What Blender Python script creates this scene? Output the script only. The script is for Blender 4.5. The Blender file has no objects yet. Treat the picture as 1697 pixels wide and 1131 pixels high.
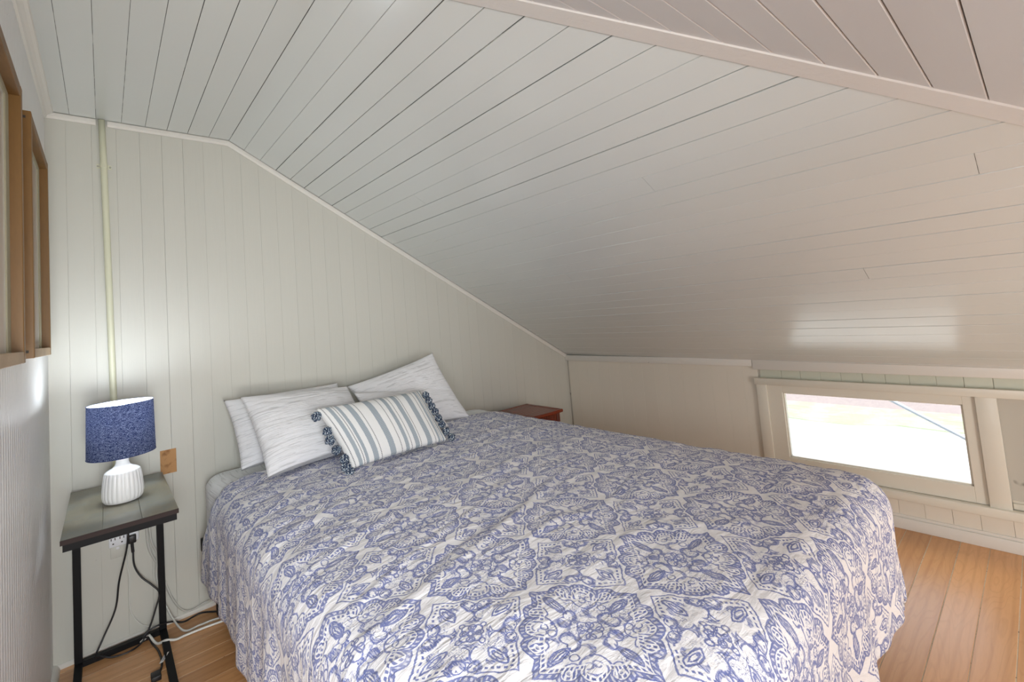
import bpy, bmesh, math, random
import numpy as np
from mathutils import Vector, Matrix
random.seed(7)
rng = np.random.default_rng(11)
SC = bpy.context.scene
COL = SC.collection

# ------------------------------------------------------------------ camera
F, CX, CY, W, H = 765.62, 824.88, 466.01, 1697, 1131
RX = Vector((0.76031805, -0.01902639, 0.64927225))   # world X in camera (right, down, forward)
RY = Vector((-0.64448219, 0.10253349, 0.7577134))
RZ = Vector((-0.0809887, -0.99454758, 0.06569589))
cam = bpy.data.cameras.new('camera'); camo = bpy.data.objects.new('camera', cam); COL.objects.link(camo)
# camera axes in world: right = (RX.x,RY.x,RZ.x), up = -(..y), back = -(..z)
r_ = Vector((RX.x, RY.x, RZ.x)).normalized(); u_ = -Vector((RX.y, RY.y, RZ.y)).normalized(); b_ = -Vector((RX.z, RY.z, RZ.z)).normalized()
m = Matrix((r_, u_, b_)).transposed().to_4x4(); m.translation = Vector((0, 0, 1.4)); camo.matrix_world = m
cam.sensor_fit = 'HORIZONTAL'; cam.sensor_width = 36; cam.lens = F / W * 36
cam.shift_x = -(CX - W / 2) / W; cam.shift_y = (CY - H / 2) / W
cam.clip_start = .02; cam.clip_end = 300
SC.camera = camo

# ------------------------------------------------------------------ world, sun, lights, exposure
SC.view_settings.view_transform = 'Standard'; SC.view_settings.look = 'None'
SC.view_settings.gamma = 1; SC.view_settings.use_curve_mapping = False
SC.view_settings.exposure = 0.0
wd = bpy.data.worlds.new('sky'); SC.world = wd; wd.use_nodes = True
nt = wd.node_tree; nt.nodes.clear()
sk = nt.nodes.new('ShaderNodeTexSky'); sk.sky_type = 'NISHITA'; sk.sun_disc = False
sk.sun_elevation = math.radians(48); sk.sun_rotation = math.radians(60); sk.air_density = 1.0; sk.dust_density = 2.0
bg = nt.nodes.new('ShaderNodeBackground'); bg.inputs[1].default_value = .4
wo = nt.nodes.new('ShaderNodeOutputWorld'); nt.links.new(sk.outputs[0], bg.inputs[0]); nt.links.new(bg.outputs[0], wo.inputs[0])

def light(name, kind, loc, energy, color=(1, 1, 1), size=.3, target=None, size_y=None):
    l = bpy.data.lights.new(name, kind); l.energy = energy; l.color = color
    o = bpy.data.objects.new(name, l); COL.objects.link(o); o.location = loc
    if kind == 'AREA':
        l.size = size
        if size_y: l.shape = 'RECTANGLE'; l.size_y = size_y
    elif kind == 'POINT': l.shadow_soft_size = size
    if target is not None: o.rotation_euler = (Vector(target) - Vector(loc)).to_track_quat('-Z', 'Y').to_euler()
    return o
sun = light('sun', 'SUN', (11.5, -7, 12), 6.0, (1, .95, .86), target=(12, 3, -2.7)); sun.data.angle = .01
# added unseen area lights behind the camera: soft fill, no real fixtures
hl = light('fill_left_floor', 'AREA', (-.03, -.55, 1.32), 10, (.92, .965, 1), .4, target=(.30, 2.6, .15)); hl.data.spread = math.radians(95)
light('fill_bed', 'AREA', (-.75, -.45, 1.38), 28, (.97, .98, 1), .8, target=(1.6, 1.3, .45))
ll = light('fill_left_ceiling', 'AREA', (.05, -1.35, .75), 9.5, (.965, 1, .985), .6, target=(.25, 2.9, 2.2)); ll.data.spread = math.radians(85)
light('fill_knee_wall', 'AREA', (1.9, -1.42, .42), 23, (.985, .975, .955), .6, target=(3.3, 2.9, .5))
SC.cycles.use_denoising = True
SC.cycles.max_bounces = 10; SC.cycles.diffuse_bounces = 6; SC.cycles.glossy_bounces = 3; SC.cycles.transparent_max_bounces = 8
SC.cycles.sample_clamp_indirect = 6

# ------------------------------------------------------------------ material helpers
def s2l(c): return tuple(((v + .055) / 1.055) ** 2.4 if v > .04045 else v / 12.92 for v in c)
def rgb(r, g, b): return s2l((r / 255, g / 255, b / 255))
class Mat:
    def __init__(s, name, base=(.8, .8, .8), rough=.5, metallic=0, spec=.5):
        s.m = bpy.data.materials.new(name); s.m.use_nodes = True; s.t = s.m.node_tree
        s.p = s.t.nodes['Principled BSDF']; s.out = s.t.nodes['Material Output']
        s.p.inputs['Base Color'].default_value = (*base, 1); s.p.inputs['Roughness'].default_value = rough
        s.p.inputs['Metallic'].default_value = metallic; s.p.inputs['Specular IOR Level'].default_value = spec
    def n(s, kind, **kw):
        x = s.t.nodes.new(kind)
        for k, v in kw.items(): setattr(x, k, v)
        return x
    def l(s, a, b): s.t.links.new(a, b)
    def coord(s, kind='Object', scale=(1, 1, 1), rot=(0, 0, 0)):
        tc = s.n('ShaderNodeTexCoord'); mp = s.n('ShaderNodeMapping')
        mp.inputs['Scale'].default_value = scale; mp.inputs['Rotation'].default_value = rot
        s.l(tc.outputs[kind], mp.inputs[0]); return mp.outputs[0]
    def world(s, scale=(1, 1, 1)):
        g = s.n('ShaderNodeNewGeometry'); mp = s.n('ShaderNodeMapping'); mp.inputs['Scale'].default_value = scale
        s.l(g.outputs['Position'], mp.inputs[0]); return mp.outputs[0]
    def noise(s, vec, scale=5, detail=3, rough=.5, dist=0, out='Fac'):
        x = s.n('ShaderNodeTexNoise'); s.l(vec, x.inputs['Vector']); x.inputs['Scale'].default_value = scale
        x.inputs['Detail'].default_value = detail; x.inputs['Roughness'].default_value = rough; x.inputs['Distortion'].default_value = dist
        return x.outputs[out]
    def ramp(s, fac, stops, interp='LINEAR'):
        x = s.n('ShaderNodeValToRGB'); s.l(fac, x.inputs[0]); e = x.color_ramp.elements; x.color_ramp.interpolation = interp
        while len(e) < len(stops): e.new(.5)
        for i, (p, c) in enumerate(stops):
            e[i].position = p; e[i].color = (*c, 1) if len(c) == 3 else c
        return x.outputs[0]
    def mix(s, f, a, b, mode='MIX'):
        x = s.n('ShaderNodeMix', data_type='RGBA', blend_type=mode)
        for i, v in ((0, f), (6, a), (7, b)):
            if hasattr(v, 'links'): s.l(v, x.inputs[i])
            else: x.inputs[i].default_value = v if i == 0 else (*v, 1)
        return x.outputs[2]
    def math(s, op, a, b=None, clamp=False):
        x = s.n('ShaderNodeMath', operation=op); x.use_clamp = clamp
        for i, v in enumerate((a, b)):
            if v is None: continue
            if hasattr(v, 'links'): s.l(v, x.inputs[i])
            else: x.inputs[i].default_value = v
        return x.outputs[0]
    def base(s, c): s.l(c, s.p.inputs['Base Color']); return s
    def bump(s, h, strength=.2, dist=.002):
        b = s.n('ShaderNodeBump'); b.inputs['Strength'].default_value = strength; b.inputs['Distance'].default_value = dist
        s.l(h, b.inputs['Height']); s.l(b.outputs[0], s.p.inputs['Normal']); return s

def paint(name, c, rough=.36, var=.05, axis=(1, 1, 1), bump=.25, spots=True):
    """brushed gloss paint on old boards: slight tone per board, brush relief, few chips"""
    M = Mat(name, c, rough)
    w = M.world(axis)
    oi = M.n('ShaderNodeObjectInfo')
    k = M.math('ADD', M.math('MULTIPLY', oi.outputs['Random'], var), 1 - var / 2)
    mul = M.n('ShaderNodeCombineColor')
    for i in range(3): M.l(k, mul.inputs[i])
    col = M.mix(1.0, c, mul.outputs[0], 'MULTIPLY')
    nb = M.noise(w, 3, 2)
    col = M.mix(M.math('MULTIPLY', nb, .12), col, tuple(v * .86 for v in c))
    if spots:
        sp = M.noise(M.world((1, 1, 1)), 38, 2)
        col = M.mix(M.ramp(sp, [(.815, (0, 0, 0)), (.83, (1, 1, 1))]), col, (.16, .13, .1))
    M.base(col)
    M.bump(M.noise(w, 60, 4, .6), bump, .0015)
    if rough < .28: M.p.inputs['Coat Weight'].default_value = .8; M.p.inputs['Coat Roughness'].default_value = .21
    return M.m
M_wallback = paint('wall_cream_paint', (.565, .56, .505), .38, .02, (1, 1, .08))
M_wallleft = paint('wall_beadboard_paint', (.76, .76, .75), .42, .02, (1, 1, .08))
M_knee = paint('knee_wall_paint', (.74, .70, .61), .40, .03, (1, 1, .08), .25, False)
M_ceil = paint('ceiling_board_paint', (.635, .665, .645), .26, .03, (1, .06, 1), .12)
M_ceilx = paint('front_slope_board_paint', (.70, .70, .705), .30, .03, (.06, 1, 1))
M_trim = paint('trim_gloss_paint', (.72, .70, .65), .32, .02, (1, 1, 1), .35)
M_beam = paint('hip_board_paint', (.72, .70, .67), .34, .02, (1, 1, 1), .8)
M_beamedge = Mat('hip_board_yellowed_edge', (.66, .555, .45), .5).m
M_sage = paint('pale_green_boards_paint', (.58, .60, .50), .45, .05)
M_win = paint('window_sash_paint', (.72, .69, .60), .33, .01, (1, 1, 1), .3, False)
M_pipe = paint('conduit_yellowed_paint', (.66, .66, .50), .3, .01, (1, 1, .1), .1, False)

def dark_gap():
    M = Mat('dark_joint_backing', (.05, .045, .04), .9); return M.m
M_dark = dark_gap()
def gap_paint(name, lit, thr):
    """backing seen through the joints: mostly paint filled, bare and black in places"""
    M = Mat(name, lit, .8)
    n1 = M.noise(M.world((1, 1, 1)), 5, 3, .7); 
    M.base(M.mix(M.ramp(n1, [(thr - .03, (0, 0, 0)), (thr + .03, (1, 1, 1))]), (.04, .035, .03), lit))
    return M.m
M_gapceil = gap_paint('ceiling_joint_backing', (.42, .42, .38), .58)
M_gapwall = gap_paint('wall_joint_backing', (.5, .48, .42), .38)

def wood(name, c1, c2, c3, scale=(1, 12, 12), rough=.4, rnd=.5, grain=9, coordspace='Object', bump=.12):
    M = Mat(name, c1, rough)
    v = M.coord(coordspace, scale)
    oi = M.n('ShaderNodeObjectInfo')
    off = M.n('ShaderNodeVectorMath', operation='MULTIPLY_ADD'); cx = M.n('ShaderNodeCombineXYZ')
    for i in range(3): M.l(oi.outputs['Random'], cx.inputs[i])
    M.l(cx.outputs[0], off.inputs[0]); off.inputs[1].default_value = (37, 91, 53); M.l(v, off.inputs[2]); v = off.outputs[0]
    n1 = M.noise(v, 1.6, 3, .55, 1.2)
    wv = M.n('ShaderNodeTexWave', wave_type='BANDS', bands_direction='Y'); M.l(v, wv.inputs[0])
    wv.inputs['Scale'].default_value = .55; wv.inputs['Distortion'].default_value = grain; wv.inputs['Detail'].default_value = 2; wv.inputs['Detail Scale'].default_value = .6
    col = M.mix(n1, c1, c2)
    col = M.mix(M.ramp(wv.outputs['Fac'], [(.6, (0, 0, 0)), (1, (.22, .22, .22))]), col, c3)
    fine = M.noise(M.coord(coordspace, tuple(a * 6 for a in scale)), 3, 3)
    col = M.mix(M.math('MULTIPLY', fine, .25), col, c3)
    if name == 'fir_floor_wood':       # cathedral figure rings and broad tone drift along each board
        fg = M.noise(M.coord('Object', (1.0, 7, 7)), 1.3, 2, .5, .4); rg = M.math('SINE', M.math('MULTIPLY', fg, 90))
        col = M.mix(M.math('MULTIPLY', M.ramp(rg, [(.55, (0, 0, 0)), (1, (1, 1, 1))]), .16), col, c3)
    tone = M.ramp(oi.outputs['Random'], [(0, (1 - rnd * .45, 1 - rnd * .52, 1 - rnd * .58)), (.35, (1, 1, 1)), (1, (1 + 0 * rnd, 1, 1))])
    col = M.mix(1.0, col, tone, 'MULTIPLY')
    M.base(col); M.bump(fine, bump, .001)
    return M.m
M_floor = wood('fir_floor_wood', rgb(216, 160, 106), rgb(228, 178, 126), rgb(174, 116, 66), (1.2, 14, 14), .30, .45, 7)
M_frame = wood('oiled_frame_wood', rgb(132, 96, 46), rgb(114, 80, 36), rgb(70, 46, 20), (14, 3, 2), .5, .25, 5)
M_framepale = wood('pale_frame_wood', rgb(190, 165, 135), rgb(170, 145, 112), rgb(130, 105, 75), (14, 2, 14), .6, .1, 5)
M_redwood = wood('red_stained_slat_wood', rgb(150, 62, 24), rgb(112, 36, 14), rgb(54, 14, 6), (2, 20, 20), .25, .8, 6)
M_redv = wood('red_stained_panel_wood', rgb(140, 60, 30), rgb(104, 36, 16), rgb(48, 14, 8), (24, 24, 2), .3, .5, 6)

# ------------------------------------------------------------------ mesh helpers
def mesh_obj(name, verts, faces, mat, parent=None, smooth=False, loc=None):
    me = bpy.data.meshes.new(name); me.from_pydata([tuple(v) for v in verts], [], faces); me.update()
    if smooth: me.shade_smooth()
    o = bpy.data.objects.new(name, me); COL.objects.link(o)
    for mm in (mat if isinstance(mat, (list, tuple)) else [mat]): me.materials.append(mm)
    if parent is not None: o.parent = parent
    if loc is not None: o.location = loc
    return o
class MB:
    def __init__(s): s.v = []; s.f = []
    def add(s, v, f):
        k = len(s.v); s.v += [tuple(a) for a in v]; s.f += [tuple(i + k for i in g) for g in f]; return s
    def box(s, a, b):
        x0, y0, z0 = a; x1, y1, z1 = b
        x0, x1 = min(x0, x1), max(x0, x1); y0, y1 = min(y0, y1), max(y0, y1); z0, z1 = min(z0, z1), max(z0, z1)
        return s.add([(x0, y0, z0), (x1, y0, z0), (x1, y1, z0), (x0, y1, z0), (x0, y0, z1), (x1, y0, z1), (x1, y1, z1), (x0, y1, z1)],
                     [(0, 3, 2, 1), (4, 5, 6, 7), (0, 1, 5, 4), (1, 2, 6, 5), (2, 3, 7, 6), (3, 0, 4, 7)])
    def hexa(s, p):  # 8 points: 4 back (0-3) and 4 front (4-7)
        return s.add(p, [(0, 3, 2, 1), (4, 5, 6, 7), (0, 1, 5, 4), (1, 2, 6, 5), (2, 3, 7, 6), (3, 0, 4, 7)])
    def build(s, name, mat, parent=None, smooth=False, bevel=0, seg=2):
        o = mesh_obj(name, s.v, s.f, mat, parent, smooth)
        if bevel:
            bm = bmesh.new(); bm.from_mesh(o.data); bmesh.ops.recalc_face_normals(bm, faces=bm.faces)
            bmesh.ops.bevel(bm, geom=[e for e in bm.edges], offset=bevel, segments=seg, profile=.5, affect='EDGES', clamp_overlap=True)
            bm.to_mesh(o.data); bm.free()
            if smooth or seg > 1: o.data.shade_smooth(); 
        else:
            bm = bmesh.new(); bm.from_mesh(o.data); bmesh.ops.recalc_face_normals(bm, faces=bm.faces); bm.to_mesh(o.data); bm.free()
            if smooth: o.data.shade_smooth()
        return o
def box(name, a, b, mat, parent=None, bevel=0, seg=2):
    return MB().box(a, b).build(name, mat, parent, bevel=bevel, seg=seg)
def lathe(prof, n=48, fn=None):
    v = []; f = []
    for i, (r, z) in enumerate(prof):
        for j in range(n):
            a = 2 * math.pi * j / n; rr = fn(r, z, a) if fn else r
            v.append((rr * math.cos(a), rr * math.sin(a), z))
    for i in range(len(prof) - 1):
        for j in range(n):
            k = (j + 1) % n; f.append((i * n + j, i * n + k, (i + 1) * n + k, (i + 1) * n + j))
    return v, f
def smooth_path(pts, n=8):
    P = [Vector(p) for p in pts]; P = [P[0] * 2 - P[1]] + P + [P[-1] * 2 - P[-2]]; out = []
    for i in range(1, len(P) - 2):
        for k in range(n):
            t = k / n; a, b, c, d = P[i - 1], P[i], P[i + 1], P[i + 2]
            out.append(.5 * ((2 * b) + (c - a) * t + (2 * a - 5 * b + 4 * c - d) * t * t + (3 * b - a - 3 * c + d) * t ** 3))
    out.append(P[-2]); return out
def tube(pts, r, n=8, cap=True, flat=1.0):
    v = []; f = []; up = Vector((0, 0, 1)); prev = None
    for i, p in enumerate(pts):
        d = (pts[min(i + 1, len(pts) - 1)] - pts[max(i - 1, 0)]).normalized()
        if prev is None: a = d.orthogonal().normalized()
        else: a = (prev - d * prev.dot(d)).normalized()
        prev = a; b = d.cross(a)
        for j in range(n):
            t = 2 * math.pi * j / n; v.append(p + a * math.cos(t) * r + b * math.sin(t) * r * flat)
    for i in range(len(pts) - 1):
        for j in range(n):
            k = (j + 1) % n; f.append((i * n + j, i * n + k, (i + 1) * n + k, (i + 1) * n + j))
    if cap: f.append(tuple(range(n))[::-1]); f.append(tuple((len(pts) - 1) * n + j for j in range(n)))
    return v, f
def cable(name, pts, r, mat, parent=None, flat=1.0, n=8):
    v, f = tube(smooth_path(pts, 8), r, n, flat=flat); return mesh_obj(name, v, f, mat, parent, True)
def empty(name, loc=(0, 0, 0)):
    o = bpy.data.objects.new(name, None); COL.objects.link(o); o.location = loc; o.empty_display_size = .05; return o
def adopt(parent, *objs):
    """objects modelled in world space become children of an Empty standing at the thing's base"""
    for o in objs:
        o.parent = parent; o.matrix_parent_inverse = Matrix.Translation(-parent.location)
def tag(o, label, cat, group=None):
    o['label'] = label; o['category'] = cat
    if group: o['group'] = group
    return o
def struct(o, label=None):
    o['kind'] = 'structure'
    if label: o['label'] = label
    return o

# ------------------------------------------------------------------ the room's planes
YB, KB = 2.94, .018                      # back wall   y = YB + KB x
def by(x): return YB + KB * x
XK, KK = 3.405, .022                     # knee wall   x = XK - KK (y-.6)
def kx(y): return XK - KK * (y - .6)
XC, ZC, SL = .566, 2.508, .5635          # right slope z = ZC - SL (x-XC)
def zs(x): return ZC - SL * (x - XC)
YF, SF = 1.30, .5367                     # front slope z = ZC - SF (YF-y)
def zf(y): return ZC - SF * (YF - y)
XL = -.198                               # left wall
YE = .95                                 # where the left wall ends and the stair hall opens
YK = -1.62                               # front knee wall
XH = -2.3                                # hall side wall
def hipx(y): return XC + (YF - y) / 1.05
def hipy(x): return YF - 1.05 * (x - XC)
NS = Vector((-SL, 0, -1)).normalized()   # slope normal into the room
NF = Vector((0, SF, -1)).normalized()

def plank(quad, nrm, th, mat, parent, cham=.0022, name='plank'):
    """board: quad = 4 points on the room-side face, extruded away from the room, room-side long edges eased"""
    q = [Vector(p) for p in quad]; nrm = Vector(nrm)
    back = [p - nrm * th for p in q]; mid = [p - nrm * cham for p in q]
    c0 = (q[1] - q[0]); d = [(q[3] - q[0]).normalized() * cham, (q[2] - q[1]).normalized() * cham]
    front = [q[0] + d[0], q[1] + d[1], q[2] - d[1], q[3] - d[0]]
    v = back + mid + front
    f = [(3, 2, 1, 0)] + [(i, (i + 1) % 4, 4 + (i + 1) % 4, 4 + i) for i in range(4)] + \
        [(4 + i, 4 + (i + 1) % 4, 8 + (i + 1) % 4, 8 + i) for i in range(4)] + [(8, 9, 10, 11)]
    o = MB().add(v, f).build(name, mat, parent); return o

# --- floor
floor = struct(box('floor', (XH, YK - .1, -.12), (3.55, 3.15, -.022), None, None)) if False else None
Mfl = Mat('floor_joint_filler', (.5, .4, .3), .8)
n1 = Mfl.noise(Mfl.world((6, 1, 1)), 8, 4, .7)
Mfl.base(Mfl.ramp(n1, [(.33, (.03, .02, .015)), (.39, (.62, .52, .38)), (.75, (.72, .65, .52))]))
floor = struct(box('floor', (XH - .1, YK - .1, -.12), (3.6, 3.2, -.0013), Mfl.m))
seams = [.1954, .3037, .4108, .5227, .6273]
ys = [.1954 - .108 * k for k in range(17, 0, -1)] + seams + [.6273 + .108 * k for k in range(1, 23)]
for i in range(len(ys) - 1):
    g = random.uniform(.0014, .0022); a, b = ys[i] + g, ys[i + 1] - g
    dz = random.uniform(-.0007, .0007); b = min(b, 2.955)
    if a > 2.95: break
    cuts = [XL - .06 if a > YE else XH, kx(a) - .005]
    if random.random() < .3: cuts.insert(1, random.uniform(1.0, 2.2))
    for j in range(len(cuts) - 1):
        x0, x1 = cuts[j] + .0008, cuts[j + 1] - .0008
        plank([(x0, a, dz), (x1, a, dz), (x1, b, dz), (x0, b, dz)], (0, 0, 1), .0030, M_floor, floor, .0006)

# --- back wall (vertical boards)
wall_back = struct(MB().hexa([(XL - .1, by(XL) + .12, -.02), (3.6, by(3.6) + .12, -.02), (3.6, by(3.6) + .12, 2.7), (XL - .1, by(XL) + .12, 2.7),
                              (XL - .1, by(XL) + .006, -.02), (3.6, by(3.6) + .006, -.02), (3.6, by(3.6) + .006, 2.7), (XL - .1, by(XL) + .006, 2.7)]).build('wall_back', M_gapwall))
x = XL - .02; nb = Vector((KB, -1, 0)).normalized()
PX0, PX1, PZ0, PZ1 = .2004, .2676, .719, .838      # the bare patch in the wall
bx_ = [x]
while x < 3.40: x += .0935; bx_.append(x)
for i in range(len(bx_) - 1):
    g = random.choice([.0001, .0001, .0002, .0005]); a, b = bx_[i] + g, bx_[i + 1] - g
    za = ZC + .02 if b < XC else zs((a + b) / 2) + .06
    def wb(x0, x1, z0, z1): plank([(x0, by(x0), z0), (x0, by(x0), z1), (x1, by(x1), z1), (x1, by(x1), z0)][::1], nb, .012, M_wallback, wall_back, .0005)
    if a < PX1 and b > PX0:
        lo, hi = max(a, PX0), min(b, PX1)
        wb(a, b, -.01, PZ0); wb(a, b, PZ1, za)
        if lo - a > .002: wb(a, lo, PZ0, PZ1)
        if b - hi > .002: wb(hi, b, PZ0, PZ1)
    else: wb(a, b, -.01, za)

# --- left wall: beadboard, many narrow beads in one ribbed panel
v = []; f = []; y = by(XL) + .01; pitch = .038; prof = []
while y > YE:
    prof += [(y, 0), (y - .003, -.0035), (y - .006, 0), (y - .009, .001), (y - pitch + .003, .001)]; y -= pitch
prof.append((YE, 0))
for (yy, dd) in prof: v += [(XL + dd, yy, -.01), (XL + dd, yy, ZC + .01)]
for i in range(len(prof) - 1): f.append((2 * i, 2 * i + 1, 2 * i + 3, 2 * i + 2))
k = len(v); v += [(XL - .1, YE, -.01), (XL - .1, YE, ZC + .01), (XL - .1, by(XL) + .01, -.01), (XL - .1, by(XL) + .01, ZC + .01)]
e = 2 * (len(prof) - 1); f += [(e, e + 1, k + 1, k), (k, k + 1, k + 3, k + 2)]
wall_left = struct(mesh_obj('wall_left', v, f, M_wallleft))
wall_left['label'] = 'white beadboard wall with narrow vertical grooves'

# --- flat ceiling over the left strip and the slopes; slabs first
ceiling = struct(box('ceiling', (XL - .1, YF - .02, ZC + .006), (XC + .02, 3.2, ZC + .1), M_gapceil))
fx = [XL, -.109, -.0123, .0852, .1809, .2738, .3662, .466, XC]
for i in range(len(fx) - 1):
    g = random.uniform(.0005, .0014); a, b = fx[i] + g, fx[i + 1] - g
    plank([(a, YF - .02, ZC), (b, YF - .02, ZC), (b, by(b) - .0145, ZC), (a, by(a) - .0145, ZC)], (0, 0, -1), .005, M_ceil, ceiling, .0008)
    ceiling.children[-1] if False else None
def slab(name, quad, nrm, th, mat):
    q = [Vector(p) for p in quad]; n = Vector(nrm)
    return struct(MB().hexa([p - n * th for p in q] + [p - n * .006 for p in q]).build(name, mat))
XE = 3.50
ceil_slope = slab('ceiling_slope', [(XC, YF, zs(XC)), (XE, hipy(XE), zs(XE)), (XE, 3.2, zs(XE)), (XC, 3.2, zs(XC))], NS, .1, M_gapceil)
sl = [0, .0890, .1857, .2845, .379, .4726, .5743, .6709, .7662, .8647, .9621, 1.0628, 1.1615, 1.2582, 1.358, 1.4555, 1.5562, 1.6602, 1.7542]
while sl[-1] < 3.3: sl.append(sl[-1] + .0975)
cosS = math.cos(math.atan(SL))
gaps = [random.choice([.0002, .0005, .0008, .0012, .0015]) for _ in sl]
for i in range(len(sl) - 1):
    a, b = XC + sl[i] * cosS + gaps[i], XC + sl[i + 1] * cosS - gaps[i + 1]
    if a > 3.45: break
    ym = [by(a) - .0145, by(b) - .0145]; dn = NS * random.uniform(-.0008, .0012)
    h0, h1 = hipy(a) + .01, hipy(b) + .01
    cut = {13: 0.9934, 16: .0866, 22: .4769, 9: 2.2, 19: 1.9}.get(i)
    segs = [(h0, h1, ym[0], ym[1])] if cut is None else [(h0, h1, cut - .0006, cut - .0006), (cut + .0006, cut + .0006, ym[0], ym[1])]
    for (p0, p1, q0, q1) in segs:
        o = plank([Vector((a, p0, zs(a))) + dn, Vector((a, q0, zs(a))) + dn, Vector((b, q1, zs(b))) + dn, Vector((b, p1, zs(b))) + dn], NS, .006, M_ceil, ceil_slope, .0018)
front_slope = slab('ceiling_front_slope', [(XH, YK - .1, zf(YK - .1)), (hipx(YK - .1), YK - .1, zf(YK - .1)), (XC, YF, zf(YF)), (XH, YF, zf(YF))], NF, .1, M_gapceil)
fy = [.3968 + .0895 * k for k in range(11)]
fy = [.3968 - .0895 * k for k in range(26, 0, -1)] + fy
for i in range(len(fy) - 1):
    g = random.choice([.0006, .001, .0015]); a, b = fy[i] + g, min(fy[i + 1] - g, YF)
    if a > YF: break
    if b < YK: continue
    x0 = XH
    plank([(x0, a, zf(a)), (hipx(a), a, zf(a)), (hipx(b), b, zf(b)), (x0, b, zf(b))], NF, .005, M_ceilx, front_slope, .0025)

# hip board covering the joint of the two slopes
p0 = Vector((XC - .05, YF + .05, ZC + .03)); p1 = Vector((hipx(YK), YK, zf(YK)))
d = (p1 - p0).normalized(); nh = (NS + NF).normalized(); side = d.cross(nh).normalized()
def hb(u, n_): return [p0 + side * u + nh * n_, p1 + side * u + nh * n_]
A = hb(-.047, .004); B = hb(-.040, .022); C_ = hb(.024, .022); D = hb(.046, -.004)
hip = MB().add([A[0], A[1], B[0], B[1], C_[0], C_[1], D[0], D[1]], [(0, 1, 3, 2), (2, 3, 5, 4), (4, 5, 7, 6), (6, 7, 1, 0), (0, 2, 4, 6), (7, 5, 3, 1)]).build('trim_1', [M_beam, M_beamedge])
for pl in hip.data.polygons:
    if len(pl.vertices) == 4 and abs(pl.normal.dot(side)) > .3 and pl.normal.y < 0 and abs(pl.normal.dot(d)) < .1 and pl.normal.dot(NF) > -.2 and (pl.center - p0).dot(side) > 0: pl.material_index = 1
struct(hip, 'painted hip board along the joint of the two ceiling slopes')

# --- knee wall with its window
wall_knee = struct(empty('wall_right', (3.4, .6, 0)))
GY0, GY1 = .332, 1.174     # glass
SY0, SY1 = .287, 1.258     # sash
WZ0, WZ1 = .212, .765      # sash bottom/top
def K(y, z, off): return Vector((kx(y) - off, y, z))
def kbox(y0, y1, z0, z1, o0, o1, name, mat, parent, bevel=0, seg=2):
    return MB().hexa([K(y0, z0, o0), K(y1, z0, o0), K(y1, z1, o0), K(y0, z1, o0), K(y0, z0, o1), K(y1, z0, o1), K(y1, z1, o1), K(y0, z1, o1)]).build(name, mat, parent, bevel=bevel, seg=seg)
def kstruct(o): adopt(wall_knee, o); return o
mbk = MB()
for (y0, y1, z0, z1) in [(1.258, 3.15, -.02, 1.02), (YK - .1, .287, -.02, 1.02), (.287, 1.258, -.02, .212), (.287, 1.258, .765, 1.02)]:
    mbk.hexa([K(y0, z0, -.14), K(y1, z0, -.14), K(y1, z1, -.14), K(y0, z1, -.14), K(y0, z0, -.008), K(y1, z0, -.008), K(y1, z1, -.008), K(y0, z1, -.008)])
kstruct(mbk.build('backing', M_gapwall))
ksm = [2.98, 2.87, 2.755, 2.635, 2.521, 2.415, 2.311, 2.2, 2.087, 1.97, 1.855, 1.738, 1.63, 1.52, 1.41, 1.315]
for i in range(len(ksm) - 1):
    g = random.choice([.0002, .0004]); o = plank([K(ksm[i] - g, 0, 0), K(ksm[i] - g, .93, 0), K(ksm[i + 1] + g, .93, 0), K(ksm[i + 1] + g, 0, 0)], (-1, 0, 0), .012, M_knee, None, .0005); kstruct(o)
gsm = [1.30, 1.17, 1.06, .95, .845, .74, .634, .53, .42, .315, .209, .1, 0, -.11, -.22, -.33, -.44]
for i in range(len(gsm) - 1):
    g = random.choice([.0006, .0014]); o = plank([K(gsm[i] - g, .80, -.004), K(gsm[i] - g, .90, -.004), K(gsm[i + 1] + g, .90, -.004), K(gsm[i + 1] + g, .80, -.004)], (-1, 0, 0), .01, M_sage, None, .001); kstruct(o)
gsm = [1.315, 1.2, 1.09, .98, .87, .76, .65, .54, .43, .325, .21, .1, 0, -.12, -.23, -.34, -.45]
for i in range(len(gsm) - 1):
    g = random.choice([.0003, .0006]); o = plank([K(gsm[i] - g, .0, 0), K(gsm[i] - g, .20, 0), K(gsm[i + 1] + g, .20, 0), K(gsm[i + 1] + g, .0, 0)], (-1, 0, 0), .01, M_knee, None, .0005); kstruct(o)
# eave board at the top of the knee wall, in two lengths, and baseboard
def eavebd(y0, y1, dz):
    a = zs(kx(y0)) ; b = zs(kx(y1))
    z0, z1 = .862, .934
    return MB().hexa([K(y0, z0 + dz, -.002), K(y1, z0 + dz, -.002), K(y1, z1, -.002), K(y0, z1, -.002), K(y0, z0 + dz, .020), K(y1, z0 + dz, .020), K(y1, z1, .020), K(y0, z1, .020)])
trim2 = struct(eavebd(1.338, 3.0, .022).build('trim_2', M_trim, bevel=.003), 'painted eave board left of the window')
trim3 = struct(eavebd(-.5, 1.335, .002).build('trim_3', M_trim, bevel=.003), 'painted eave board above the window')
bbr = struct(kbox(YK, 2.99, 0, .062, -.002, .016, 'baseboard_right', M_trim, None, .003))
o = kbox(YK, 2.99, .062, .078, -.002, .008, 'cap', M_trim, bbr, .002)
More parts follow.
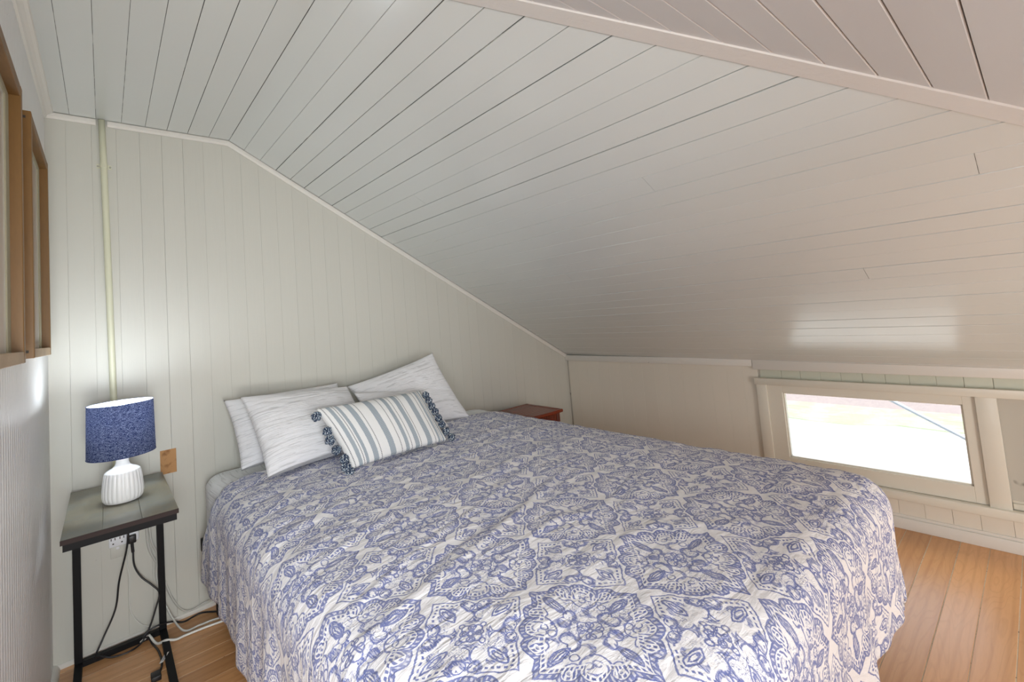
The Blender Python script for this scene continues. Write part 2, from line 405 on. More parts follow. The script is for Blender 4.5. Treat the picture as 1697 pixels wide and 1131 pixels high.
# window_1: casing, sash, glass, sill
win = struct(empty('window_1', (3.4, .77, .2)), 'low awning window with white sash in the knee wall')
parts = [kbox(1.262, 1.325, .17, .765, -.002, .020, 'casing', M_win, None, .002),
         kbox(.205, .283, .17, .765, -.002, .020, 'casing', M_win, None, .002),
         kbox(-.45, 1.332, .765, .808, -.002, .026, 'head_casing', M_win, None, .002),
         kbox(-.45, 1.34, .168, .214, -.002, .040, 'sill', M_win, None, .004)]
mb = MB()
for (y0, y1, z0, z1) in [(GY1, SY1 + .004, .216, .765), (SY0 - .004, GY0, .216, .765), (GY0, GY1, .718, .765), (GY0, GY1, .216, .298)]:
    mb.hexa([K(y0, z0, -.035), K(y1, z0, -.035), K(y1, z1, -.035), K(y0, z1, -.035), K(y0, z0, .006), K(y1, z0, .006), K(y1, z1, .006), K(y0, z1, .006)])
parts.append(mb.build('sash', M_win, None, bevel=.0015, seg=1))
mb = MB()   # putty bevel / glazing bead round the glass
for (y0, y1, z0, z1) in [(GY1 - .008, GY1, .298, .718), (GY0, GY0 + .008, .298, .718), (GY0, GY1, .710, .718), (GY0, GY1, .298, .307)]:
    mb.hexa([K(y0, z0, -.03), K(y1, z0, -.03), K(y1, z1, -.03), K(y0, z1, -.03), K(y0, z0, -.006), K(y1, z0, -.006), K(y1, z1, -.006), K(y0, z1, -.006)])
parts.append(mb.build('glazing_bead', M_win, None))
G = Mat('window_glass'); G.t.nodes.remove(G.p)
tr = G.n('ShaderNodeBsdfTransparent'); gl = G.n('ShaderNodeBsdfGlossy'); gl.inputs['Roughness'].default_value = .02; lw = G.n('ShaderNodeLayerWeight'); lw.inputs[0].default_value = .5
tr.inputs[0].default_value = (.95, .97, .95, 1)
mx = G.n('ShaderNodeMixShader'); G.l(G.math('ADD', G.math('MULTIPLY', G.math('POWER', lw.outputs['Facing'], 5.0), .9), .04), mx.inputs[0]); G.l(tr.outputs[0], mx.inputs[1]); G.l(gl.outputs[0], mx.inputs[2]); G.l(mx.outputs[0], G.out.inputs[0])
M_glass = G.m
parts.append(kbox(GY0 + .002, GY1 - .002, .300, .716, -.022, -.018, 'pane', M_glass, None))
for p in parts: adopt(win, p)
# window_2 (boarded bay to the right of the window)
w2 = struct(empty('window_2', (3.4, -.1, .2)), 'painted board panel in the bay right of the window')
pp = [kbox(-.45, .205, .216, .765, -.03, -.014, 'panel', M_knee, None),
      kbox(-.45, .203, .216, .245, -.014, .002, 'ledge', M_win, None, .003),
      kbox(-.45, .203, .245, .258, -.014, -.006, 'bead', M_win, None, .002)]
for p in pp: adopt(w2, p)

# --- trims: crown along left wall and back wall, corner bead, quarter round
def prism_between(name, sec, a, b, mat, right, up):
    """sweep a 2D section (list of (r,u)) from a to b"""
    a = Vector(a); b = Vector(b); right = Vector(right); up = Vector(up); n = len(sec)
    v = [a + right * r + up * u for r, u in sec] + [b + right * r + up * u for r, u in sec]
    f = [(i, (i + 1) % n, n + (i + 1) % n, n + i) for i in range(n)] + [tuple(range(n))[::-1], tuple(range(n, 2 * n))]
    return MB().add(v, f).build(name, mat)
cove = [(0, 0), (.034, 0), (.031, -.007), (.022, -.011), (.013, -.020), (.008, -.030), (0, -.034)]
struct(prism_between('trim_4', cove, (XL, YE, ZC), (XL, by(XL), ZC), M_trim, (1, 0, 0), (0, 0, 1)), 'cove trim where beadboard wall meets ceiling')
crn = [(-.003, -.003), (.012, -.003), (.012, -.02), (.006, -.030), (-.003, -.030)]
t5 = struct(prism_between('trim_5', crn, (XL, by(XL), ZC), (-.014, by(0), ZC), M_trim, (0, -1, 0), (0, 0, 1)), 'short cove trim left of the conduit')
t6 = struct(prism_between('trim_6', crn, (.03, by(0), ZC), (XC + .004, by(XC), ZC), M_trim, (0, -1, 0), (0, 0, 1)), 'cove trim on the back wall under the flat ceiling')
xe = kx(3.0) + .01
struct(prism_between('trim_7', crn, (XC, by(XC), zs(XC)), (xe, by(xe), zs(xe)), M_trim, (0, -1, 0), Vector((SL, 0, 1)).normalized()), 'cove trim following the slope on the back wall')
qr = [(0, 0)] + [(.024 * math.cos(t), .024 * math.sin(t)) for t in [i * math.pi / 12 for i in range(7)]]
struct(prism_between('baseboard_left', qr, (XL, YE, 0), (XL, by(XL), 0), M_trim, (1, 0, 0), (0, 0, 1)))
struct(prism_between('baseboard_back', [(0, 0), (.010, 0), (.010, .012), (.004, .018), (0, .018)], (XL, by(XL), 0), (3.38, by(3.38), 0), M_trim, (0, -1, 0), (0, 0, 1)))

# --- stair hall side behind the camera, closes the room
mb = MB(); mb.box((XH - .1, YE, -.02), (XL - .1, YE + .1, 2.6)); struct(mb.build('wall_hall_back', M_wallleft))
struct(box('wall_hall_left', (XH - .1, YK - .1, -.02), (XH, YE + .1, 2.6), M_wallleft))
struct(box('wall_front', (XH - .1, YK - .1, -.02), (3.6, YK, 1.05), M_knee))

# ------------------------------------------------------------------ outside
Mg = Mat('gravel', (.7, .68, .64), .95)
v_ = Mg.world((1, 1, 1)); vo = Mg.n('ShaderNodeTexVoronoi'); vo.inputs['Scale'].default_value = 16; Mg.l(v_, vo.inputs[0])
gc = Mg.mix(Mg.noise(v_, 2.2, 5, .65), Mg.mix(vo.outputs['Distance'], (.78, .77, .75), (.60, .58, .56)), (.62, .61, .55))
gs = Mg.n('ShaderNodeSeparateXYZ'); Mg.l(v_, gs.inputs[0]); tuft = Mg.math('ADD', Mg.noise(v_, 1.3, 5, .7), Mg.math('MULTIPLY', Mg.math('SUBTRACT', gs.outputs[0], 16.4), .065))
Mg.base(Mg.mix(Mg.ramp(tuft, [(.50, (0, 0, 0)), (.60, (.8, .8, .8))]), gc, (.46, .50, .34)))
ground = struct(box('ground', (3.3, -60, -3.0), (18.9, 60, -2.7), Mg.m), 'bleached gravel yard below the window')
Mgr = Mat('grass', (.4, .5, .2), .95); v_ = Mgr.world((1, 1, 1))
Mgr.base(Mgr.mix(Mgr.ramp(Mgr.noise(v_, 1.1, 5, .7), [(.42, (0, 0, 0)), (.6, (1, 1, 1))]), (.40, .46, .28), (.50, .48, .38)))
lawn = mesh_obj('lawn', [], [], Mgr.m)
vv = []; ff = []; nx, ny = 24, 120
for i in range(nx + 1):
    for j in range(ny + 1):
        xx = 16.5 + (18.9 - 16.5) * i / nx; yy = -60 + j; ed = .25 * math.sin(yy * .9) + .15 * math.sin(yy * 2.3 + 1)
        vv.append((xx + ed * (1 - i / nx), yy, (-2.74 if i == 0 else -2.69 + random.uniform(0, .02))))
for i in range(nx):
    for j in range(ny): a = i * (ny + 1) + j; ff.append((a, a + ny + 1, a + ny + 2, a + 1))
lawn.data.from_pydata(vv, [], ff); lawn.data.update(); lawn['kind'] = 'stuff'; lawn['label'] = 'sunlit grass strip beyond the gravel'; lawn['category'] = 'grass'
Mr = Mat('roadside', (.56, .46, .43), .9); Mr.base(Mr.mix(Mr.noise(Mr.world(), 3, 4), (.34, .27, .25), (.40, .32, .30)))
struct(box('road', (18.9, -60, -3.0), (60, 60, -2.697), Mr.m), 'pale reddish road strip beyond the grass')
Mw = Mat('cable_grey', (.80, .82, .88), .6)
a = Vector((5.5, .93, .249)); dd = (Vector((5.5, .546, .016)) - a).normalized()
wv_, wf_ = tube([a - dd * 3.4, a, a + dd * 2, a + dd * 4.8], .017, 8)
tag(mesh_obj('guy_wire', wv_, wf_, Mw.m, None, True), 'thin straight grey cable slanting down outside the window', 'cable')
#PART2
# ------------------------------------------------------------------ numpy value noise for cloth relief
def vnoise(x, y, seed=0):
    xi = np.floor(x).astype(int); yi = np.floor(y).astype(int); fx_ = x - xi; fy_ = y - yi
    def h(a, b):
        n = (a * 374761393 + b * 668265263 + seed * 974634777) & 0xffffffff
        n = ((n ^ (n >> 13)) * 1274126177) & 0xffffffff
        return ((n ^ (n >> 16)) & 0xffff) / 65535.0
    u = fx_ * fx_ * (3 - 2 * fx_); v = fy_ * fy_ * (3 - 2 * fy_)
    return (h(xi, yi) * (1 - u) + h(xi + 1, yi) * u) * (1 - v) + (h(xi, yi + 1) * (1 - u) + h(xi + 1, yi + 1) * u) * v - .5
def fbm(x, y, seed=0, o=3):
    s = 0; a = 1
    for k in range(o): s = s + a * vnoise(x * 2 ** k, y * 2 ** k, seed + k * 17); a *= .5
    return s
def ridge(x, y, seed=0): return 1 - np.abs(vnoise(x, y, seed)) * 4
def grid_mesh(name, P, mat, parent=None, uv=None, closed=False, smooth=True):
    """P: (n,m,3) array"""
    n, m_, _ = P.shape; me = bpy.data.meshes.new(name)
    idx = np.arange(n * m_).reshape(n, m_)
    q = np.stack([idx[:-1, :-1], idx[1:, :-1], idx[1:, 1:], idx[:-1, 1:]], -1).reshape(-1, 4)
    me.vertices.add(n * m_); me.vertices.foreach_set('co', P.reshape(-1).astype(np.float32))
    me.loops.add(q.size); me.loops.foreach_set('vertex_index', q.reshape(-1).astype(np.int32))
    me.polygons.add(len(q)); me.polygons.foreach_set('loop_start', np.arange(0, q.size, 4, dtype=np.int32))
    me.update(calc_edges=True)
    if uv is not None:
        l = me.uv_layers.new(name='cloth'); l.data.foreach_set('uv', uv.reshape(-1, 2)[q.reshape(-1)].reshape(-1).astype(np.float32))
    if smooth: me.shade_smooth()
    o = bpy.data.objects.new(name, me); COL.objects.link(o); me.materials.append(mat)
    if parent is not None: o.parent = parent
    return o

# ------------------------------------------------------------------ node maths with operators (for the printed duvet)
class E:
    T = None
    def __init__(s, k): s.k = k
    @staticmethod
    def op(o, *a, clamp=False):
        x = E.T.nodes.new('ShaderNodeMath'); x.operation = o; x.use_clamp = clamp
        for i, v in enumerate(a):
            if isinstance(v, E): E.T.links.new(v.k, x.inputs[i])
            else: x.inputs[i].default_value = v
        return E(x.outputs[0])
    def __add__(s, o): return E.op('ADD', s, o)
    __radd__ = __add__
    def __sub__(s, o): return E.op('SUBTRACT', s, o)
    def __rsub__(s, o): return E.op('SUBTRACT', o, s)
    def __mul__(s, o): return E.op('MULTIPLY', s, o)
    __rmul__ = __mul__
    def __neg__(s): return E.op('MULTIPLY', s, -1)
def emin(*a):
    r = a[0]
    for b in a[1:]: r = E.op('MINIMUM', r, b)
    return r
def emax(*a):
    r = a[0]
    for b in a[1:]: r = E.op('MAXIMUM', r, b)
    return r
def eabs(a): return E.op('ABSOLUTE', a)
def vec(x, y):
    c = E.T.nodes.new('ShaderNodeCombineXYZ'); E.T.links.new(x.k, c.inputs[0]); E.T.links.new(y.k, c.inputs[1]); return c.outputs[0]
def dist(v, cx, cy):
    d = E.T.nodes.new('ShaderNodeVectorMath'); d.operation = 'DISTANCE'; E.T.links.new(v, d.inputs[0]); d.inputs[1].default_value = (cx, cy, 0); return E(d.outputs['Value'])
def circ(v, cx, cy, r): return dist(v, cx, cy) - r
def cresc(v, c1, r1, c2, r2): return emax(circ(v, *c1, r1), -circ(v, *c2, r2))
def line(d, w): return eabs(d) - w
def ramp01(d, a, b):   # 1 where d<a .. 0 where d>b
    x = E.T.nodes.new('ShaderNodeMapRange'); x.interpolation_type = 'SMOOTHSTEP'; E.T.links.new(d.k, x.inputs[0]); x.inputs[1].default_value = a; x.inputs[2].default_value = b; x.inputs[3].default_value = 1; x.inputs[4].default_value = 0
    return E(x.outputs[0])

def duvet_material():
    M = Mat('printed_duvet_cotton', (.72, .70, .70), .9, spec=.15); E.T = M.t
    uvn = M.n('ShaderNodeUVMap'); uvn.uv_map = 'cloth'
    # hand-drawn wobble
    wob = M.n('ShaderNodeTexNoise'); wob.inputs['Scale'].default_value = 26; wob.inputs['Detail'].default_value = 2.5; M.l(uvn.outputs[0], wob.inputs['Vector'])
    wm = M.n('ShaderNodeVectorMath', operation='MULTIPLY_ADD'); M.l(wob.outputs['Color'], wm.inputs[0]); wm.inputs[1].default_value = (.017, .017, 0); M.l(uvn.outputs[0], wm.inputs[2])
    wob2 = M.n('ShaderNodeTexNoise'); wob2.inputs['Scale'].default_value = 4.2; wob2.inputs['Detail'].default_value = 1; M.l(uvn.outputs[0], wob2.inputs['Vector'])
    wm2 = M.n('ShaderNodeVectorMath', operation='MULTIPLY_ADD'); M.l(wob2.outputs['Color'], wm2.inputs[0]); wm2.inputs[1].default_value = (.022, .022, 0); M.l(wm.outputs[0], wm2.inputs[2])
    sp = M.n('ShaderNodeSeparateXYZ'); M.l(wm2.outputs[0], sp.inputs[0])
    a = .366
    U = (E(sp.outputs[0]) - (.405 + .0195)) * (1 / a); V = (E(sp.outputs[1]) - (1.06 + .0195)) * (1 / a)
    def cell(t, off):   # nearest lattice point, scaled so the diamond tip lies at 1
        t = t - off; return (t - E.op('ROUND', t)) * 2.0
    X, Y = cell(U, 0), cell(V, 0)
    # swirl so the eight petals do not look mirrored
    X0, Y0 = X, Y
    ax, ay = eabs(X), eabs(Y); P = vec(ax, ay); qx, qy = emax(ax, ay), emin(ax, ay); Q = vec(qx, qy)
    D = emin((ax + ay - .96) * .7071, circ(P, .43, .43, .225), circ(Q, .635, .255, .165))
    # tick marks along the border bands
    ang = E.op('ARCTAN2', Y0, X0)
    tick = E.op('SINE', ang * 84.0)
    band = line(D + .040, .021)
    dots = emax(line(D + .108, .014), -(tick * .05 + .006))
    inn = D + .150                                    # motifs stay inside the border bands
    leaf = circ(Q, .56, -.235, .300); leafi = circ(Q, .535, -.185, .222)
    XR, YR = X0 * .985 - Y0 * .174, X0 * .174 + Y0 * .985     # inner leaves turn a little, so they do not mirror
    rx_, ry_ = eabs(XR), eabs(YR); P2 = vec(rx_, ry_)
    XS, YS = X0 * .985 + Y0 * .174, Y0 * .985 - X0 * .174
    P3 = vec(eabs(XS), eabs(YS))
    lobe = circ(P, .40, .40, .165)
    lines = [line(leaf, .007), line(leafi, .005), emax(line(qy, .006), emax(qx - .68, -(qx - .40))),
             line(lobe, .006), line(circ(Q, .105, 0, .070), .006), line(circ(P, .075, .075, .048), .005), line(circ(P, 0, 0, .03), .006),
             line(circ(P2, .30, .06, .085), .006), line(circ(P3, .07, .31, .080), .006), line(circ(P, .36, .40, .04), .005), line(circ(P, .44, .36, .042), .005),
             line(circ(Q, .575, .235, .075), .006), line(circ(P2, .40, .22, .055), .005)]
    big = [line(D + .010, .008), line(D + .066, .005), emax(dots, -(D + .135)), emax(emin(*lines), inn)]
    fills = [cresc(P, (.40, .40), .165, (.37, .37), .140), cresc(P2, (.26, .235), .120, (.305, .205), .112),
             cresc(P2, (.30, .06), .100, (.325, .03), .078), cresc(P3, (.07, .31), .095, (.035, .33), .076), cresc(Q, (.575, .235), .085, (.55, .215), .072),
             circ(Q, .205, .02, .024), circ(P, .395, .395, .022), emax(leaf, -circ(Q, .54, -.215, .262)), cresc(P2, (.47, .10), .070, (.50, .075), .066)]
    bigfill = [emax(emin(*fills), inn)]
    x, y = cell(U, .5), cell(V, .5)
    bx, by_ = eabs(x), eabs(y); p = vec(bx, by_); gx, gy = emax(bx, by_), emin(bx, by_); q = vec(gx, gy)
    sdots = emax(line((bx + by_ - .735) * .7071, .010), -(E.op('SINE', (bx - by_) * 66.0) * .04 + .004))
    sdots = emax(sdots, -(gx - .43))
    frame = emax(line((bx + by_ - .82) * .7071, .006), -(gx - .44))
    small = [frame, sdots, line(circ(q, .50, -.17, .235), .008), line(circ(q, .50, -.12, .150), .006),
             line(circ(q, .10, 0, .058), .007), line(circ(p, .068, .068, .045), .006), line(circ(p, .068, .068, .018), .005), line(circ(p, 0, 0, .028), .006), line(circ(q, .185, 0, .036), .006),
             line(circ(q, .405, .275, .075), .006), line(cresc(q, (.25, .20), .105, (.30, .155), .098), .005)]
    sfill = [cresc(q, (.42, .30), .120, (.40, .345), .108), cresc(q, (.245, .165), .115, (.28, .122), .108), cresc(p, (.31, .31), .085, (.285, .285), .078),
             circ(q, .56, .385, .024), circ(q, .385, .225, .026), cresc(q, (.50, .085), .06, (.47, .06), .05), circ(q, .43, .0, .026), circ(p, .43, .43, .020)]
    away = .035 - D
    scr = E(M.noise(uvn.outputs[0], 62, 1.5, .5, 1.6)) - .5; scr2 = E(M.noise(uvn.outputs[0], 38, 1, .5, 1.2)) - .5
    scroll = emax(emin(eabs(scr) - .016, eabs(scr2) - .012) * .9, emin(inn + .01, emax(circ(p, 0, 0, .62), bx + by_ - .66, away, .13 - dist(p, 0, 0))))
    L = emin(*big, emax(emin(*small), away)); Fi = emin(*bigfill, emax(emin(*sfill), away))
    n1 = E(M.noise(uvn.outputs[0], 210, 2, .6)); n2 = E(M.noise(uvn.outputs[0], 34, 3, .6)); n3 = E(M.noise(uvn.outputs[0], 9, 2, .5))
    scratch = M.n('ShaderNodeTexNoise'); mp = M.n('ShaderNodeMapping'); mp.inputs['Scale'].default_value = (420, 60, 1); mp.inputs['Rotation'].default_value = (0, 0, .7)
    M.l(uvn.outputs[0], mp.inputs[0]); M.l(mp.outputs[0], scratch.inputs['Vector']); scratch.inputs['Scale'].default_value = 1; scratch.inputs['Detail'].default_value = 1
    hs = E(scratch.outputs['Fac'])
    j = (n1 - .5) * .022
    aS = ramp01(scroll + j * .6, -.004, .006) * ramp01(-n3, -.56, -.44) * .8
    aL = ramp01(L + j + (n2 - .5) * .012, -.001, .009)
    aF = ramp01(Fi + j, -.003, .010) * ramp01(-(hs - .5) * 1.0, -.06, .10) * .92
    aF2 = ramp01(Fi + j, -.003, .010) * .48
    aB = ramp01(band + j, -.003, .010) * ramp01(-(tick * .25 + (n2 - .5)), -.05, .22) * .85
    aB2 = ramp01(band + j, -.003, .010) * .30
    ink = emax(aL * (n2 * .5 + .62), aS, aF, aF2, aB, aB2); ink = E.op('MULTIPLY', ink, ramp01(-(n3 + n2 * .5), -.68, -.38) * .34 + .66, clamp=True)
    white = M.mix(M.noise(uvn.outputs[0], 3, 2), (.80, .79, .805), (.765, .755, .77))
    blue = M.mix(n3.k, rgb(66, 82, 158), rgb(92, 106, 168)); blue = M.mix(n2.k, blue, rgb(74, 88, 148))
    col = M.mix(ink.k, white, blue); M.base(col)
    # crinkled cotton
    mp2 = M.n('ShaderNodeMapping'); mp2.inputs['Scale'].default_value = (14, 46, 1); mp2.inputs['Rotation'].default_value = (0, 0, .12); M.l(uvn.outputs[0], mp2.inputs[0])
    c1 = M.noise(mp2.outputs[0], 1, 4, .62, .6); mp3 = M.n('ShaderNodeMapping'); mp3.inputs['Scale'].default_value = (3, 9, 1); mp3.inputs['Rotation'].default_value = (0, 0, .35); M.l(uvn.outputs[0], mp3.inputs[0])
    c2 = M.noise(mp3.outputs[0], 1, 3, .6, 1.0)
    M.bump(M.math('ADD', c1, M.math('MULTIPLY', c2, 1.6)), .85, .008)
    sh = M.p.inputs; sh['Sheen Weight'].default_value = .15
    return M.m
M_duvet = duvet_material()

def cotton(name, c=(.80, .80, .82), stripes=True):
    M = Mat(name, c, .9, spec=.15)
    uvn = M.n('ShaderNodeUVMap'); uvn.uv_map = 'cloth'
    mp = M.n('ShaderNodeMapping'); mp.inputs['Scale'].default_value = (6, 105, 1); M.l(uvn.outputs[0], mp.inputs[0])
    n = M.noise(mp.outputs[0], 1, 3, .6, .8)
    mp2 = M.n('ShaderNodeMapping'); mp2.inputs['Scale'].default_value = (7, 16, 1); mp2.inputs['Rotation'].default_value = (0, 0, .5); M.l(uvn.outputs[0], mp2.inputs[0])
    n2 = M.noise(mp2.outputs[0], 1, 3, .6, .8)
    if stripes: M.base(M.mix(M.ramp(n, [(.55, (0, 0, 0)), (.64, (.7, .7, .7))]), c, tuple(v * .66 for v in c)))
    M.bump(M.math('ADD', n, M.math('MULTIPLY', n2, 2.0)), .9, .006)
    M.p.inputs['Sheen Weight'].default_value = .15
    return M.m
M_pillow = cotton('white_pillowcase_cotton'); M_sheet = cotton('white_sheet_cotton', (.84, .86, .87))

# ------------------------------------------------------------------ bed
M_black = Mat('black_metal', (.004, .004, .005), .5, spec=.2).m
BX0, BX1, BY0, BY1 = .372, 2.165, .56, 2.90
bed = tag(empty('bed', ((BX0 + BX1) / 2, (BY0 + BY1) / 2, 0)), 'large bed with white fitted sheet under the blue printed duvet', 'bed')
kids = []
mb = MB()
for a, b in [((BX0 + .01, BY0 + .02, .26), (BX1 - .01, BY0 + .05, .30)), ((BX0 + .01, BY1 - .05, .26), (BX1 - .01, BY1 - .02, .30)), ((BX0 + .01, BY0 + .02, .26), (BX0 + .04, BY1 - .02, .30)), ((BX1 - .04, BY0 + .02, .26), (BX1 - .01, BY1 - .02, .30)), ((1.26, BY0 + .03, .26), (1.29, BY1 - .03, .30))]: mb.box(a, b)
kids.append(mb.build('frame', M_black))
kids.append(box('headboard_bracket', (.344, 2.81, .335), (.40, 2.835, .395), M_black, None, .003))
for (x, y) in [(BX0 + .03, BY0 + .05), (BX1 - .06, BY0 + .05), (BX0 + .03, BY1 - .08), (BX1 - .06, BY1 - .08)]: kids.append(box('leg', (x, y, 0), (x + .03, y + .03, .262), M_black))
def rbox(x0, x1, y0, y1, z0, z1, r, n=10):
    """closed rounded mattress block with soft top edges; returns grid P (around, levels)"""
    cx, cy = (x0 + x1) / 2, (y0 + y1) / 2; hx, hy = (x1 - x0) / 2, (y1 - y0) / 2
    lev = [(z0, 0.0, 0)] + [(z0, .98, 0)] + [(z0 + .02, 1, 0)] + [(z0 + (z1 - r - z0) * t, 1, 0) for t in (.3, .6, .9)]
    rows = []
    def ring(ins, z):
        pts = []; c = .10
        for k in range(4):
            sx, sy = [(1, 1), (-1, 1), (-1, -1), (1, -1)][k]
            for j in range(13):
                t = math.pi / 2 * (k + j / 12); pts.append((cx + sx * (hx - c) + math.cos(t) * (c - ins), cy + sy * (hy - c) + math.sin(t) * (c - ins), z))
            nx_, ny_ = [(1, 1), (-1, 1), (-1, -1), (1, -1)][(k + 1) % 4]
            e0 = pts[-1]; t = math.pi / 2 * (k + 1); e1 = (cx + nx_ * (hx - c) + math.cos(t) * (c - ins), cy + ny_ * (hy - c) + math.sin(t) * (c - ins), z)
            for j in range(1, 20): u = j / 20; pts.append((e0[0] * (1 - u) + e1[0] * u, e0[1] * (1 - u) + e1[1] * u, z))
        pts.append(pts[0]); return pts
    for z in (z0, z0 + .015, z0 + .08, z0 + .16, z0 + .24, z1 - r): rows.append(ring(0 if z > z0 else .02, z))
    for k in range(1, 7): t = k / 6 * math.pi / 2; rows.append(ring(r * (1 - math.cos(t)), z1 - r + r * math.sin(t)))
    P = np.array(rows)
    # close the top with shrinking rings
    top = P[-1]; c = np.array([cx, cy, z1]); extra = []
    for s_ in (.9, .7, .45, .2, .02): q = c + (top - c) * s_; q[:, 2] = z1; extra.append(q)
    bot = P[0]; cb = np.array([cx, cy, z0]); eb = [cb + (bot - cb) * .02]
    return np.concatenate([np.array(eb), P, np.array(extra)], 0)
P = rbox(BX0, BX1, BY0, BY1, .302, .682, .05)
sh_ = np.clip((2.70 - P[:, :, 1]) / .15, 0, 1); P[:, :, 0] += np.where(P[:, :, 0] < 1.27, 1, -1) * sh_ * .035; P[:, :, 2] -= sh_ * .03 * (P[:, :, 2] > .55)
P = P.copy(); ang_n = fbm(P[:, :, 1] * 7 + P[:, :, 0] * 7, P[:, :, 2] * 4, 5)
cxy = np.array([(BX0 + BX1) / 2, (BY0 + BY1) / 2]); P[:, :, 0] += np.sign(P[:, :, 0] - cxy[0]) * ang_n * .006
uv = np.stack([P[:, :, 0] * .4 + P[:, :, 1] * .8, P[:, :, 2] + P[:, :, 0] * .6], -1)
kids.append(grid_mesh('fitted_sheet', P, M_sheet, None, uv))
for k in kids: adopt(bed, k)

# duvet: cloth laid flat over the bed, arc length = print coordinates
def make_duvet():
    r = .105; fx0, fx1, fy0, fy1 = .468, 2.075, .535, 2.575   # where the flat top ends
    zt = .690
    us = np.arange(fx0 - .52, fx1 + .50, .0095); vs = np.arange(fy0 - .46, fy1 + .001, .0095)
    Ug, Vg = np.meshgrid(us, vs, indexing='ij')
    # head end: the edge is not straight, it creeps up at the left side
    t = np.clip((Vg - (fy1 - .5)) / .5, 0, 1)
    head = np.interp(fx0 - Ug, [-1.8, -.9, -.25, -.08, .03, .08, .13, .22, .34, .46, .52], [2.66, 2.60, 2.59, 2.61, 2.60, 2.535, 2.53, 2.61, 2.73, 2.84, 2.86]) - fy1
    V3 = Vg + t * head
    dx = np.where(Ug < fx0, Ug - fx0, np.where(Ug > fx1, Ug - fx1, 0)); dy = np.where(Vg < fy0, Vg - fy0, 0)
    p = 3.2; e = (np.abs(dx) ** p + np.abs(dy) ** p) ** (1 / p) + 1e-9
    hyp = np.sqrt(dx ** 2 + dy ** 2) + 1e-9; cxn, cyn = dx / hyp, dy / hyp
    arc = r * math.pi / 2; th = np.clip(e / r, 0, math.pi / 2)
    h = r * np.sin(th); drop = r * (1 - np.cos(th)); ex = np.clip(e - arc, 0, None)
    phi = np.arctan2(np.abs(dy), np.abs(dx)); corner = np.clip(np.minimum(np.abs(dx), np.abs(dy)) / .10, 0, 1)
    k = np.clip(ex / .25, 0, 1)
    along = np.where(np.abs(dx) > np.abs(dy), V3, Ug)
    fold = corner * k * (.016 * np.cos(phi * 7.0) - .010) + (1 - corner) * k * (.010 * np.sin(along * 13 + 2 * np.sin(along * 4)) + .005 * np.sin(along * 33))
    right = (dx > 0)
    h = h + ex * .03 + fold
    drop = drop + ex * .985
    bx = np.clip(Ug, fx0, fx1); by2 = np.where(Vg < fy0, fy0, V3)
    X = bx + cxn * h; Y = by2 + cyn * h; Z = zt - drop
    top = np.clip(1 - e / .12, 0, 1)
    ty = np.clip((Vg - fy0) / .25, 0, 1); tx = np.clip((Ug - fx0) / .2, 0, 1) * np.clip((fx1 - Ug) / .2, 0, 1)
    Z += top * (.018 * np.sqrt(tx * ty + 1e-6) - .004)
    # wrinkles: long shallow ridges running across the bed, bigger near the foot middle
    a = .30; xr = Ug * math.cos(a) + V3 * math.sin(a); yr = -Ug * math.sin(a) + V3 * math.cos(a)
    w1 = fbm(xr * 2.2, yr * 13, 3, 3); w2 = fbm(xr * 4.5, yr * 26, 8, 2); w3 = np.clip(ridge(xr * 1.7, yr * 7.5, 21), 0, 1) ** 3
    foot = np.exp(-((Ug - 1.0) ** 2 / .35 + (V3 - 1.0) ** 2 / .30))
    amp = .35 + .65 * top
    Z += amp * (w1 * .011 + w2 * .004 + w3 * (.003 + .006 * foot))
    s1 = fbm(along * 9, e * 3 + 3, 31, 3)
    X += cxn * s1 * .010 * k; Y += cyn * s1 * .010 * k
    # head end tucks down onto the sheet
    tuck = np.clip((Vg - (fy1 - .05)) / .05, 0, 1); Z -= top * tuck ** 2 * .016
    Z = np.maximum(Z, .012)
    return np.stack([X, Y, Z], -1), np.stack([Ug, V3], -1)
P, uv = make_duvet()
duvet = tag(grid_mesh('duvet', P, M_duvet, None, uv), 'white duvet printed with blue medallions spread over the bed', 'duvet')
sd = duvet.modifiers.new('thickness', 'SOLIDIFY'); sd.thickness = .012; sd.offset = 1

